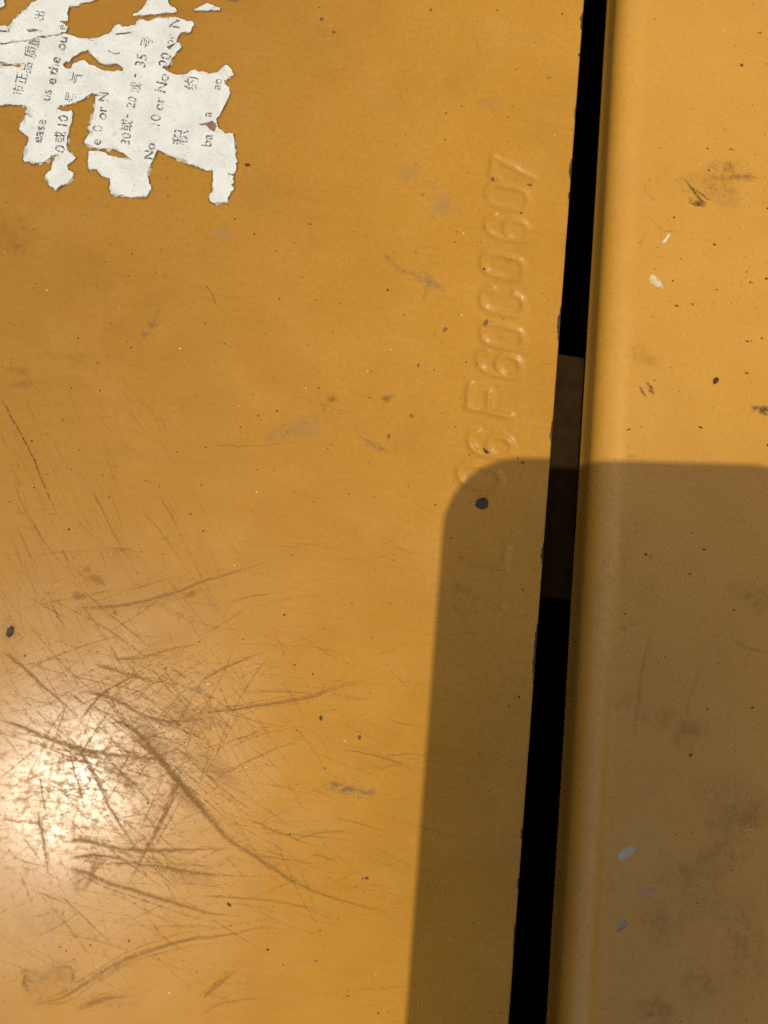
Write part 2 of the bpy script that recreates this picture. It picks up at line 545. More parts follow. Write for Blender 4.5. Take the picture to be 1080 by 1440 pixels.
for k in range(8, -1, -1):
    t = k / 8 * math.radians(88)
    r2 = RB - 2.2
    prof.append((XF + RB - r2 * math.sin(t), -RB + r2 * math.cos(t)))
prof.append((330, -2.2))
ys = np.concatenate([[-240], np.arange(-80, 176, 4.0), [330]])
V = []; F = []
for y in ys:
    wv = 0.10 * noise.noise((y * .03, 9, 1))
    for k, (x, z) in enumerate(prof):
        V.append((x + wv * max(0, min(1, (40 - x) / 20)), y, z))
np_ = len(prof)
for i in range(len(ys) - 1):
    for k in range(np_ - 1):
        a = i * np_ + k
        F.append((a + 1, a, a + np_, a + np_ + 1))
bent = mesh_obj('bent_edge_panel', V, F, M_paint_r, smooth=True)
ROT_R = math.radians(0.35)
bent.rotation_euler.z = ROT_R
props(bent, 'yellow painted steel panel with a rounded folded edge, right of the dark gap', 'panel')


class Turned:
    """children of the bent panel are laid out in world millimetres; undo the panel's small turn"""
    def fix(self, o):
        o.matrix_parent_inverse = Matrix.Rotation(-ROT_R, 4, 'Z'); return o


TURN = Turned()


def zr(x):
    """height of the bent panel's face at world x (mm)"""
    u = XF + RB - x
    if u <= 0: return 0.0
    if u >= RB: return -RB
    return -RB + math.sqrt(RB * RB - u * u)


# grey metallic line on the flange's lower edge
V = []; F = []
ysl = np.arange(-75, -28, 2.0)
for y in ysl:
    k = 0.05 + 0.04 * noise.noise((y * .3, 0, 4))
    V += [(tipx - .02, y, tipz - .02), (tipx + .04 - .0, y, tipz - .10 - k), (tipx + .30, y, tipz - .26)]
for i in range(len(ysl) - 1):
    a = i * 3
    F += [(a, a + 1, a + 4, a + 3), (a + 1, a + 2, a + 5, a + 4)]
lip = mesh_obj('lip_edge_line', V, F, M_lipline, bent)
props(lip, 'thin grey metallic line on the lower edge of the fold')

# ------------------------------------------------------------------ what the gap shows
D = -15.5
y1 = P(800, 499, D)[1]; y0 = P(785, 842, D)[1]
bm = bmesh.new()
bmesh.ops.create_cube(bm, size=1.0)
for v in bm.verts:
    v.co = Vector(((-30 + (v.co.x + .5) * 70) * MM, (y0 + (v.co.y + .5) * (y1 - y0)) * MM, (D - 3 + (v.co.z + .5) * 3) * MM))
bmesh.ops.bevel(bm, geom=list(bm.edges), offset=0.0006, segments=2, affect='EDGES', profile=0.5)
me = bpy.data.meshes.new('support_bracket'); bm.to_mesh(me); bm.free(); me.materials.append(M_brk)
brk = bpy.data.objects.new('support_bracket', me); COL.objects.link(brk)
props(brk, 'dark brown crossbar deep inside the gap between the two yellow panels', 'bracket')
# upturned rib under the panels that carries the crossbar
bm = bmesh.new(); bmesh.ops.create_cube(bm, size=1.0)
for v in bm.verts:
    v.co = Vector(((-34 + (v.co.x + .5) * 4) * MM, (y0 + (v.co.y + .5) * (y1 - y0)) * MM, (-170 + (v.co.z + .5) * 165.8) * MM))
me = bpy.data.meshes.new('upright'); bm.to_mesh(me); bm.free(); me.materials.append(M_black)
up = bpy.data.objects.new('upright', me); COL.objects.link(up); up.parent = brk

V = []; F = []  # box added under the panels to keep light out of the gap
for (x0, x1, ya_, yb_, z0, z1) in ((-330, 330, -240, 330, -175, -170), (-330, -325, -240, 330, -170, -4.2), (325, 330, -240, 330, -170, -2.4),
                                   (-325, 325, -240, -235, -170, -9), (-325, 325, 325, 330, -170, -9)):
    b = len(V)
    for z in (z0, z1):
        V += [(x0, ya_, z), (x1, ya_, z), (x1, yb_, z), (x0, yb_, z)]
    F += [(b + 3, b + 2, b + 1, b), (b + 4, b + 5, b + 6, b + 7), (b, b + 1, b + 5, b + 4), (b + 1, b + 2, b + 6, b + 5), (b + 2, b + 3, b + 7, b + 6), (b + 3, b, b + 4, b + 7)]
fr = mesh_obj('light_block_box', V, F, M_black)
fr['kind'] = 'structure'

# ------------------------------------------------------------------ torn label
Aup = [(-8, 40), (12, 40), (16, 35), (18, 29), (30, 20), (38, 14), (42, 8), (55, 0), (60, -7), (142, -7), (133, 1), (120, 4), (110, 9), (98, 11), (95, 19), (96, 30), (84, 31),
       (92, 35), (95, 40), (93, 46), (70, 50), (52, 53), (25, 58), (3, 61), (-8, 62)]
MAIN = [(-8, 65), (4, 64), (28, 60), (60, 54), (80, 51), (96, 49), (104, 51), (113, 56), (122, 55), (136, 54), (148, 49), (157, 46), (159, 42), (168, 35), (172, 39), (190, 37), (193, 31), (205, 30),
        (240, 26), (253, 27), (262, 31), (270, 30), (273, 36), (268, 46), (255, 46), (250, 53), (248, 60), (253, 61), (256, 67), (252, 71), (247, 77), (241, 83), (238, 94), (230, 94), (228, 97),
        (240, 103), (255, 107), (265, 103), (275, 100), (278, 103), (300, 103), (307, 102), (312, 98), (316, 92), (325, 98), (329, 106), (320, 112), (315, 115), (324, 131), (318, 145),
        (304, 168), (308, 182), (316, 189), (328, 189), (330, 198), (330, 206), (332, 215), (331, 220), (334, 228), (331, 231), (332, 240), (329, 243), (330, 245), (321, 246), (321, 248), (329, 249), (327, 252), (329, 258), (325, 262),
        (329, 266), (325, 270), (323, 276), (320, 286), (303, 287), (295, 280), (299, 270),
        (300, 240), (287, 238), (280, 236), (265, 232), (240, 220), (222, 211), (217, 222), (210, 236), (208, 250), (213, 266), (206, 278), (180, 277), (156, 273), (154, 264), (155, 252), (147, 249), (140, 244), (136, 238),
        (126, 240), (124, 230), (126, 213), (135, 214), (150, 216), (165, 222), (186, 226), (178, 219), (160, 211), (145, 209), (133, 208), (120, 202), (119, 199), (123, 193), (128, 187), (123, 182), (128, 175), (133, 155),
        (134, 137), (152, 134), (130, 132), (115, 141), (100, 147), (86, 148), (79, 155), (90, 157), (101, 156), (101, 165), (97, 185), (94, 205), (97, 215), (103, 219), (107, 222), (102, 228), (95, 233), (96, 240),
        (104, 244), (102, 250), (97, 256), (90, 261), (80, 268), (70, 262), (64, 247), (67, 243), (72, 240), (74, 229), (82, 219), (72, 222), (62, 228), (48, 232), (35, 228), (34, 221), (38, 205),
        (41, 195), (33, 187), (27, 182), (35, 168), (37, 164), (51, 167), (37, 161), (38, 152), (30, 147), (15, 147), (0, 149), (-8, 149), (-8, 97), (0, 97), (20, 95), (28, 97), (31, 94), (28, 90), (15, 91), (-8, 90)]
HOLES = [[(89, 92), (92, 97), (100, 97), (103, 90), (112, 86), (119, 85), (127, 93), (140, 97), (147, 101), (172, 101), (174, 97), (165, 90), (150, 92), (140, 89), (130, 78), (124, 71), (112, 76), (103, 81), (98, 88), (93, 88)],
         [(162, 47.5), (172, 47), (184, 47), (185, 49), (175, 50), (163, 49.5)],
         [(234, 67), (240, 64), (247, 61), (243, 68), (238, 71)],
         [(280, 175), (290, 173), (299, 170), (305, 178), (302, 186), (295, 183), (290, 177), (281, 177)]]
AUPH = [[(37, 43), (48, 43), (62, 44.5), (50, 46), (42, 47)]]
SC_C = [(187, 22), (200, 13), (208, 2), (212, -7), (238, -7), (237, 5), (245, 11), (249, 16), (246, 18), (230, 20), (215, 21), (200, 23), (190, 23)]
SC_D = [(273, 14), (278, 12), (290, 5), (300, 8), (310, 12), (309, 16), (297, 14), (287, 16), (274, 17)]
SC_E = [(322, -7), (323, 0), (333, 1), (334, -7)]
SC_F = [(-8, -7), (7, -7), (6, 4), (7, 9), (0, 12), (-8, 12)]


def inside_many(q, poly):
    """even-odd test for many points at once"""
    q = np.atleast_2d(np.asarray(q, float)); poly = np.asarray(poly, float)
    c = np.zeros(len(q), bool)
    nxt = np.roll(poly, -1, 0)
    for (x1, y1), (x2, y2) in zip(poly, nxt):
        if y1 == y2: continue
        hit = ((y1 > q[:, 1]) != (y2 > q[:, 1])) & (q[:, 0] < (x2 - x1) * (q[:, 1] - y1) / (y2 - y1) + x1)
        c ^= hit
    return c


def on_paper(q, loops):
    r = inside_many(q, loops[0])
    for h in loops[1:]:
        r &= ~inside_many(q, h)
    return r


lab_o = P(160, 140)
label = bpy.data.objects.new('torn_label', None); COL.objects.link(label)
label.empty_display_size = 0.01
label.location = (lab_o[0] * MM, lab_o[1] * MM, 0)
props(label, 'torn white paper label with rows of black print, mostly peeled off the left panel', 'label')
SCRAPS = []
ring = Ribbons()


def paper_z(x, y):
    return 0.13 + 0.05 * noise.noise((x * .22, y * .22, 3.0)) + 0.03 * noise.noise((x * .9, y * .9, 8.0))


def scrap(outline, holes=(), name='paper_scrap', note=None, under=False):
    loops_px = [fractal_px(outline, 2.4 if under else 1.0, 3)] + [fractal_px(h, 0.6, 2) for h in holes]
    loops = [[P(*p) for p in lp] for lp in loops_px]
    pts = []; edges = []
    for lp in loops:
        b = len(pts)
        pts += [Vector((p[0], p[1])) for p in lp]
        edges += [(b + i, b + (i + 1) % len(lp)) for i in range(len(lp))]
    nb = len(pts)
    o = np.array(loops[0]); lo = o.min(0); hi = o.max(0)
    bnd = np.array([tuple(p) for p in pts])
    gx_, gy_ = np.arange(lo[0], hi[0], .55), np.arange(lo[1], hi[1], .55)
    gq = np.stack([g.ravel() for g in np.meshgrid(gx_, gy_)], 1)
    gq = gq + rng.uniform(-.15, .15, gq.shape)
    gq = gq[on_paper(gq, loops)]
    for q in gq:
        if np.min(np.sum((bnd - q) ** 2, 1)) > .09:
            pts.append(Vector(q))
    vo, eo, fo, ov, oe, of = delaunay_2d_cdt(pts, edges, [], 0, 1e-6)
    vv = np.array([tuple(v) for v in vo])
    cen = np.array([vv[list(t)].mean(0) for t in fo])
    ok = on_paper(cen, loops)
    keep = [tuple(t) for t, k in zip(fo, ok) if k]
    isb = np.zeros(len(vv), bool)
    for k, srcs in enumerate(ov):
        if any(s < nb for s in srcs):
            isb[k] = True
    z = np.array([paper_z(*p) for p in vv])
    for k in np.where(isb)[0]:
        z[k] = 0.12 + max(0, 0.62 * noise.noise((vv[k][0] * .42, vv[k][1] * .42, 1.0)) + 0.10)
    if under:
        z = np.full(len(vv), 0.045)
    V = [(p[0] - lab_o[0], p[1] - lab_o[1], zz_) for p, zz_ in zip(vv, z)]
    F = []
    cnt = {}
    for t in keep:
        a, b, c = (vv[i] for i in t)
        if np.cross(b - a, c - a) < 0: t = tuple(reversed(t))
        F.append(t)
        for i in range(3):
            cnt[(t[i], t[(i + 1) % 3])] = 1
    low = {}
    for (a, b) in list(cnt):
        if (b, a) not in cnt:
            for k in (a, b):
                if k not in low:
                    low[k] = len(V); V.append((V[k][0], V[k][1], 0.005))
            F.append((b, a, low[a], low[b]))
    ob = mesh_obj(name, V, F, M_under if under else M_paper, label, smooth=False)
    props(ob, note)
    if under:
        return ob
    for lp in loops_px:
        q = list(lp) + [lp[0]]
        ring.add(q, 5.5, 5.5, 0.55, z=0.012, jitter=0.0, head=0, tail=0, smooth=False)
    SCRAPS.append((ob, loops))
    return ob


S_main = scrap(MAIN, HOLES, note='largest remaining piece of the label')
S_up = scrap(Aup, AUPH)
for o_ in (SC_C, SC_D, SC_E, SC_F):
    scrap(o_)
for o_, h_ in ((MAIN, HOLES), (Aup, AUPH), (SC_C, ())):
    scrap(o_, h_, 'paper_under_layer', 'thin torn fibre layer showing at the edges', True)
rv = ring.build('dark_outline', M_outline, label)  # dark brown feathered line along each torn outline
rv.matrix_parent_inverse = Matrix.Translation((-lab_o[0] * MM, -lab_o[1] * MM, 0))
rv['label'] = 'thin dark line around the torn edges'
bk = flake('brown_backing', [(279, 174.5), (290, 172.5), (299, 169.5), (307, 178), (303, 187), (295, 184), (290, 178), (281, 178)], M_back, label, 0.09)
bk.matrix_parent_inverse = Matrix.Translation((-lab_o[0] * MM, -lab_o[1] * MM, 0))


def print_text(txt, px, py, size, tilt, host, mat=None, sx=1.0, bold=0.0):
    """print running up the page; px, py = start of the baseline, size = cap height in px, tilt in degrees right of vertical"""
    cu = bpy.data.curves.new('print', 'FONT'); cu.body = txt; cu.resolution_u = 3; cu.size = 1.0; cu.offset = bold + 0.008
    tmp = bpy.data.objects.new('print', cu); COL.objects.link(tmp)
    dg = bpy.context.evaluated_depsgraph_get()
    me = bpy.data.meshes.new_from_object(tmp.evaluated_get(dg))
    COL.objects.unlink(tmp); bpy.data.objects.remove(tmp)
    if not me.vertices:
        return
    bm = bmesh.new(); bm.from_mesh(me)
    bmesh.ops.triangulate(bm, faces=bm.faces)
    for _ in range(2):
        bmesh.ops.subdivide_edges(bm, edges=[e for e in bm.edges if e.calc_length() > .22], cuts=1)
        bmesh.ops.triangulate(bm, faces=bm.faces)
    cap = 0.72
    s = size / cap * 1.12
    t = math.radians(tilt)
    rd = np.array([math.sin(t), -math.cos(t)]); upd = np.array([-math.cos(t), -math.sin(t)])
    ob, loops = host
    for v in bm.verts:
        q = np.array([px, py]) + rd * v.co.x * s * sx * .97 + upd * v.co.y * s
        m = P(*q)
        v.co = Vector(((m[0] - lab_o[0]) * MM, (m[1] - lab_o[1]) * MM, (paper_z(*m) + 0.035) * MM))
    fs = list(bm.faces)
    cen = np.array([tuple(f.calc_center_median() / MM)[:2] for f in fs]) + lab_o
    ok = on_paper(cen, loops)
    dead = [f for f, k in zip(fs, ok) if not k]
    bmesh.ops.delete(bm, geom=dead, context='FACES')
    for f in bm.faces:
        f.normal_update()
        if f.normal.z < 0: f.normal_flip()
    bm.to_mesh(me); bm.free()
    me.materials.clear(); me.materials.append(mat or M_ink)
    o = bpy.data.objects.new('printed_text', me); COL.objects.link(o); o.parent = ob
    o['label'] = 'black print on the torn paper'


MAINH, UPH = SCRAPS[0], SCRAPS[1]
TI = 13.0
print_text('市', 30, 136, 10.5, TI, MAINH, M_ink_faint)
print_text('正', 35, 121, 12, TI, MAINH)
print_text('品', 42, 105, 11, TI, MAINH)
print_text('质', 48, 84, 12, TI, MAINH)
print_text('量', 53, 68, 11, TI, MAINH, M_ink_faint)
print_text('出', 60, 31, 10, TI, UPH)
print_text('e', 92, 45, 12, TI, UPH)
print_text('L', 13, 47, 12, 3, UPH, None, 1, .02)
print_text('ease', 58, 203, 13, TI, MAINH, None, .98, .012)
print_text('us', 70, 144, 13, TI, MAINH)
print_text('e', 78, 121, 13, TI, MAINH, None, 1, .014)
print_text('the', 80, 107, 13, TI, MAINH, None, 1, .014)
print_text('ou', 91, 73, 13, TI, MAINH, None, 1, .01)
print_text('0', 92, 217, 14.5, TI - 3, MAINH, None, 1, .012)
print_text('或', 90, 204, 12, TI - 3, MAINH)
print_text('10', 94, 182, 12.5, TI - 6, MAINH, None, 1.0, .012)
print_text('号', 104, 147, 11, TI, MAINH, M_ink_faint)
print_text('气', 113, 121, 12, TI, MAINH, M_ink_faint)
print_text('(', 131, 60, 13, TI, MAINH, M_ink_faint)
print_text('(', 164, 79, 13, TI, MAINH, M_ink_faint)
print_text('e', 141, 206, 13, TI - 4, MAINH)
print_text('0', 144, 187, 13, TI - 6, MAINH, M_ink_faint)
print_text('or', 149, 170, 13, TI - 8, MAINH, None, 1, .01)
print_text('N', 152, 145, 13, TI - 9, MAINH)
print_text('30', 182, 206, 12, TI - 4, MAINH, M_ink_faint)
print_text('或', 183, 187, 12, TI - 2, MAINH, M_ink_faint)
print_text('-', 183, 168, 13, TI, MAINH)
print_text('20', 189, 154, 11, TI, MAINH, M_ink_faint)
print_text('或', 195, 133, 11, TI, MAINH, M_ink_faint)
print_text('-', 194, 111, 13, TI, MAINH)
print_text('35', 204, 97, 14, TI - 2, MAINH, None, .95)
print_text('号', 211, 71, 12, TI, MAINH, M_ink_faint)
print_text('No', 216, 226, 13, TI - 7, MAINH, None, .92, .014)
print_text('10', 224, 182, 13, TI - 5, MAINH, M_ink_faint)
print_text('or', 229, 157, 13, TI - 5, MAINH)
print_text('No', 232, 133, 14, TI, MAINH, None, 1, .008)
print_text('20', 237, 96, 14, TI, MAINH, None, .95, .008)
print_text('or', 243, 67, 12, TI, MAINH, M_ink_faint)
print_text('N', 252, 42, 14, TI - 5, MAINH, None, 1, .008)
print_text('积', 261, 206, 15, TI - 6, MAINH)
print_text('约', 276, 129, 14, TI - 6, MAINH)
print_text('ba', 297, 208, 13, TI - 6, MAINH)
print_text('a', 297, 166, 12, TI - 6, MAINH, M_ink_faint)
print_text('ap', 310, 128, 12, TI - 4, MAINH, M_ink_faint)

# ------------------------------------------------------------------ marks on the cover panel
# long individual scratches: px path, start width, end width, strength, dark?
SCR = [
    ([(0, 558), (18, 590), (45, 640), (65, 690), (88, 740)], 3.2, 2.2, .95, 1),
    ([(289, 397), (298, 415), (307, 436)], 2.0, 1.5, .9, 1),
    ([(-4, 1011), (30, 1022), (60, 1035), (100, 1050), (150, 1060), (215, 1067), (260, 1068)], 6, 5, .95, 0),
    ([(0, 915), (35, 940), (60, 965), (90, 990), (112, 1012)], 5, 3, .9, 0),
    ([(98, 975), (110, 983), (122, 992)], 4, 4, .85, 1),
    ([(112, 972), (140, 976), (165, 985), (200, 1005), (240, 1015), (300, 1008)], 6, 4, .9, 0),
    ([(112, 1014), (145, 975), (180, 955), (205, 937)], 4.5, 3, .85, 0),
    ([(150, 1003), (170, 1012), (190, 1026), (212, 1055), (240, 1085), (265, 1115), (290, 1145), (320, 1180), (360, 1205), (400, 1232), (440, 1252), (490, 1270), (560, 1284)], 9, 4, .75, 0),
    ([(165, 1012), (195, 1033), (220, 1062), (250, 1100), (285, 1140), (316, 1172)], 6, 5, .8, 0),
    ([(150, 1018), (172, 1016), (184, 1026)], 4, 4, .8, 1),
    ([(105, 1047), (122, 1072), (140, 1105), (160, 1145), (180, 1175), (192, 1192)], 5.5, 4.5, .95, 0),
    ([(97, 1050), (104, 1085), (111, 1106), (120, 1150)], 3.5, 2.5, .95, 0),
    ([(55, 1086), (60, 1120), (66, 1152)], 3.5, 3, .8, 0),
    ([(53, 1140), (58, 1170), (65, 1205), (68, 1238)], 5, 3, .9, 0),
    ([(256, 1080), (246, 1112), (232, 1146), (206, 1195), (178, 1250)], 6, 5, .8, 0),
    ([(85, 1184), (125, 1183), (165, 1193), (210, 1196), (260, 1195), (330, 1193)], 7, 4, .95, 0),
    ([(89, 1220), (119, 1227), (154, 1242), (190, 1253), (237, 1267), (300, 1285), (340, 1288)], 6.5, 4, .95, 0),
    ([(98, 1206), (136, 1203), (190, 1211)], 5, 4, .9, 0),
    ([(145, 1214), (201, 1216), (290, 1229), (350, 1232)], 4.5, 3, .8, 0),
    ([(137, 1196), (129, 1230), (112, 1258)], 10, 9, .55, 0),
    ([(46, 1412), (83, 1404), (113, 1386), (148, 1365), (190, 1344), (225, 1333), (267, 1321), (320, 1315), (400, 1296)], 4.5, 4, .5, 0),
    ([(60, 1415), (95, 1408), (125, 1388), (160, 1367), (205, 1347)], 2.5, 2.5, .4, 0),
    ([(108, 1418), (148, 1404), (184, 1401)], 8, 4, .6, 0),
    ([(34, 1360), (36, 1385), (46, 1402)], 8, 5, .5, 0),
    ([(82, 1362), (99, 1361), (103, 1376), (97, 1386)], 6, 5, .5, 0),
    ([(130, 933), (160, 942), (190, 951), (230, 955)], 6, 4, .65, 0),
    ([(153, 927), (200, 925), (240, 913), (290, 905)], 6, 3, .6, 0),
    ([(104, 855), (166, 852), (207, 844), (252, 831), (281, 819), (320, 807), (385, 787)], 5, 4, .62, 0),
    ([(178, 831), (219, 819), (243, 812)], 3, 2, .6, 0),
    ([(127, 686), (145, 721), (172, 772), (190, 793)], 3, 2.5, .65, 0),
    ([(155, 772), (172, 772), (195, 776)], 4, 2.5, .6, 0),
    ([(18, 677), (38, 724), (53, 748), (64, 775)], 2.5, 2, .7, 0),
    ([(0, 606), (12, 632)], 2, 2, .8, 0),
    ([(24, 739), (38, 772), (53, 801)], 3, 2.5, .6, 0),
    ([(70, 845), (82, 868), (98, 890)], 3, 2, .7, 0),
    ([(280, 1003), (330, 997), (380, 990), (427, 983), (467, 970), (533, 950)], 4, 3, .65, 0),
    ([(280, 960), (320, 937), (360, 920), (387, 907)], 4, 3, .5, 0),
    ([(480, 1053), (527, 1063), (573, 1075)], 2, 2, .7, 0),
    ([(540, 1063), (580, 1060), (603, 1062)], 2, 1.5, .7, 0),
    ([(543, 1007), (560, 1017), (592, 1020)], 2, 2, .6, 0),
    ([(347, 1150), (407, 1177), (453, 1193)], 2.5, 2, .65, 0),
    ([(363, 1203), (413, 1210), (453, 1217)], 2.5, 2, .6, 0),
    ([(410, 1180), (460, 1170), (507, 1168)], 2.2, 2, .65, 0),
    ([(436, 1201), (452, 1204), (475, 1215)], 3.5, 2, .65, 0),
    ([(280, 1260), (347, 1263), (420, 1273), (480, 1287)], 3, 2, .6, 0),
    ([(285, 1403), (313, 1380), (340, 1360)], 7, 4, .55, 0),
    ([(280, 1430), (307, 1413), (347, 1405), (373, 1407)], 3, 3, .5, 0),
    ([(473, 1150), (513, 1160), (547, 1172)], 2, 1.6, .65, 0),
    ([(296, 626), (360, 627), (425, 622)], 2, 1.5, .65, 0),
    ([(225, 700), (238, 720), (255, 748)], 3, 2, .6, 0),
    ([(198, 674), (208, 676), (213, 681)], 3, 2, .8, 0),
    ([(60, 1075), (110, 1070), (158, 1085), (200, 1110), (218, 1150)], 2.2, 2, .7, 0),
    ([(48, 1092), (90, 1113), (140, 1130)], 2, 2, .7, 0),
    ([(0, 1152), (42, 1157), (80, 1165)], 2.2, 2, .6, 0),
    ([(200, 1140), (230, 1180), (260, 1200), (292, 1190), (320, 1198)], 2.5, 2, .6, 0),
    ([(205, 1180), (232, 1240), (265, 1295)], 3, 2, .5, 0),
    ([(240, 940), (260, 953), (262, 955)], 3, 2, .8, 1),
    ([(560, 330), (568, 345)], 1.5, 1.5, .4, 0),
    ([(560, 128), (565, 138), (570, 142)], 1.6, 1.4, .7, 0),
    ([(664, 45), (672, 66), (678, 78)], 1.6, 1.4, .6, 0),
    ([(752, 516), (768, 513), (780, 512)], 1.6, 1.2, .7, 0),
]
STRANDS = []
for path, w0, w1, al, dark in SCR:
    r = Ribbons(); r.add(path, w0 * .85, w1 * .85, al * .85, z=random.uniform(.02, .09))
    if w0 >= 4 and not dark:
        for _k in range(random.choice((4, 5, 6, 7))):
            o1, o2 = rng.normal(0, w0 * .8, 2), rng.normal(0, w0 * 2.2, 2)
            i0 = random.choice((0, 0, 1)) if len(path) > 3 else 0
            pp = [np.array(p, float) + o1 + (o2 - o1) * (k / (len(path) - 1)) for k, p in enumerate(path)][i0:]
            STRANDS.append((pp, random.uniform(.8, 1.9), random.uniform(.3, .7)))
    r.build('scratch', M_scr_dark if dark else M_scr, cover)

# finer scratches in the scuffed corner: nobody could count them
hl = Ribbons(); pl = Ribbons()
for pp, wd, al in STRANDS:
    hl.add(pp, wd, wd * .6, al, jitter=.3, head=.2, tail=.5)


def streak(R, x, y, ang, L, wd, al):
    a = math.radians(ang); bend = random.uniform(-.12, .12)
    pts = []
    for t in (-.5, -.17, .17, .5):
        aa = a + bend * t * 2
        pts.append((x + L * t * math.cos(aa), y + L * t * math.sin(aa)))
    R.add(pts, wd, wd * .7, al, step=max(10, L / 6), jitter=.35, head=.25, tail=.35)


for _ in range(520):
    x, y = random.gauss(190, 130), random.gauss(1070, 130)
    if x < -15 or y > 1460: continue
    ang = random.choice((random.gauss(35, 14), random.gauss(8, 10), random.gauss(-25, 9), random.gauss(58, 10)))
    streak(hl, x, y, ang, random.uniform(25, 170), random.choice((random.uniform(.8, 1.6), random.uniform(1.2, 3.0))), random.uniform(.2, .62))
for _ in range(330):
    x, y = random.uniform(-10, 600), random.gauss(1000, 260)
    ang = random.choice((random.gauss(5, 8), random.gauss(-18, 8), random.gauss(20, 8)))
    if y < 420: continue
    streak(hl, x, y, ang, random.uniform(40, 190), random.uniform(.9, 2.2), random.uniform(.1, .34))
for _ in range(190):
    x, y = random.gauss(110, 90), random.gauss(760, 110)
    streak(hl, x, y, random.gauss(62, 8), random.uniform(20, 90), random.uniform(1.2, 2.4), random.uniform(.15, .5))
for _ in range(60):
    streak(hl, random.uniform(0, 780), random.uniform(0, 700), random.uniform(0, 180), random.uniform(6, 26), random.uniform(1.1, 2.0), random.uniform(.1, .4))
for _ in range(130):
    x, y = random.gauss(185, 75), random.gauss(1045, 75)
    ang = random.choice((random.gauss(42, 7), random.gauss(40, 9), random.gauss(14, 6), random.gauss(-58, 8), random.gauss(-22, 6)))
    streak(hl, x, y, ang, random.uniform(60, 210), random.uniform(1.2, 3.0), random.uniform(.45, .85))
hl.build('hairline_scratches', M_hair, cover, kind='stuff')
for _ in range(130):
    x, y = random.gauss(250, 120), random.gauss(1050, 110)
    streak(pl, x, y, random.choice((random.gauss(42, 12), random.gauss(15, 10), random.gauss(-20, 10))), random.uniform(15, 60), random.uniform(1.2, 2.4), random.uniform(.15, .4))
for _ in range(40):
    streak(pl, random.uniform(300, 640), random.uniform(500, 1300), random.gauss(-4, 12), random.uniform(10, 60), random.uniform(1.5, 3), random.uniform(.08, .25))
pl.build('pale_scratches', M_pale, cover, kind='stuff')

# rub marks
def scuff(items, mat, note, parent=cover, zf=None, name='rub_mark'):
    for it in items:
        r = Ribbons()
        if len(it) == 5:
            r.blob((it[0], it[1]), it[2], it[3], 0.0, it[4], zf=zf)
        elif len(it) == 6:
            r.blob((it[0], it[1]), it[2], it[3], math.radians(it[4]), it[5], zf=zf)
        else:
            r.add(it[0], it[1], it[2], it[3], jitter=.5, head=.3, tail=.3, zf=zf)
        o = r.build(name, mat, parent, note)
        if parent is bent: TURN.fix(o)


scuff([([(532, 345), (548, 366), (565, 380), (590, 385)], 9, 12, .5), (602, 395, 26, 11, 22, .75), (598, 410, 7, 14, 20, .6)], M_scuff, 'forked grey rub mark')
scuff([(575, 243, 18, 20, 20, .55), (622, 290, 28, 18, 25, .5), (600, 265, 20, 16, 20, .3)], M_haze, 'faint whitish haze')
scuff([([(229, 420), (222, 440), (214, 458), (205, 472), (190, 485)], 6, 10, .6), (214, 456, 9, 9, .5), (203, 470, 8, 7, .4)], M_scuff, 'slanting grey rub mark')
scuff([(430, 598, 36, 20, -25, .6), (395, 610, 26, 14, -20, .4)], M_haze, 'faint whitish haze')
scuff([(467, 560, 14, 7, 0, .6), (455, 572, 6, 8, 0, .5), (545, 560, 12, 6, -30, .6)], M_grime, 'small cluster of brown dirt')
scuff([([(496, 606), (515, 620), (535, 630), (550, 636)], 4, 7, .75), (530, 628, 20, 8, 25, .45)], M_scuff, 'short grey rub mark')
scuff([([(447, 1098), (475, 1106), (510, 1112), (545, 1118)], 13, 9, .75), (480, 1110, 30, 9, 8, .5)], M_scuff, 'long grey rub mark')
scuff([([(470, 978), (490, 980), (525, 984)], 7, 3, .65)], M_scuff, 'small grey rub mark')
scuff([(20, 330, 42, 26, 0, .16), (12, 350, 30, 14, 0, .14), (90, 985, 50, 40, 0, .1)], M_grime, 'brownish stain')
scuff([(70, 1380, 48, 34, 0, .28), (60, 1300, 55, 40, 0, .15)], M_grime, 'brownish stain')
scuff([(15, 888, 22, 20, 0, .55)], M_scuff, 'grey ring around the dark chip')
scuff([(110, 505, 18, 14, 0, .16), (75, 500, 26, 7, 0, .16), (25, 520, 18, 10, 0, .25), (30, 541, 26, 6, -8, .28)], M_grime, 'dull dirt streaks')
scuff([(110, 838, 10, 8, 0, .6), (135, 815, 14, 8, 10, .45), (122, 801, 8, 5, 0, .5), (162, 862, 5, 4, 0, .6), (268, 836, 10, 6, -30, .4)], M_scr, 'small worn patches')
scuff([(275, 972, 16, 9, 0, .5), (255, 990, 22, 12, 0, .3)], M_scuff, 'greenish rub mark')
scuff([(165, 1088, 60, 12, 38, .34), (215, 1038, 46, 16, 40, .38), (262, 1120, 46, 14, 50, .34), (270, 1010, 60, 16, 8, .22), (120, 1058, 26, 9, 15, .4), (300, 1080, 50, 20, 30, .2), (260, 1230, 60, 14, 12, .2), (110, 1235, 26, 10, 100, .25)], M_scr, 'dull rubbed patch among the scratches')
scuff([(312, 330, 22, 16, 0, .4), (210, 2 + 270, 22, 8, 0, .3), (690, 145, 22, 14, 10, .35), (540, 145, 30, 20, 10, .22)], M_haze, 'faint whitish haze')

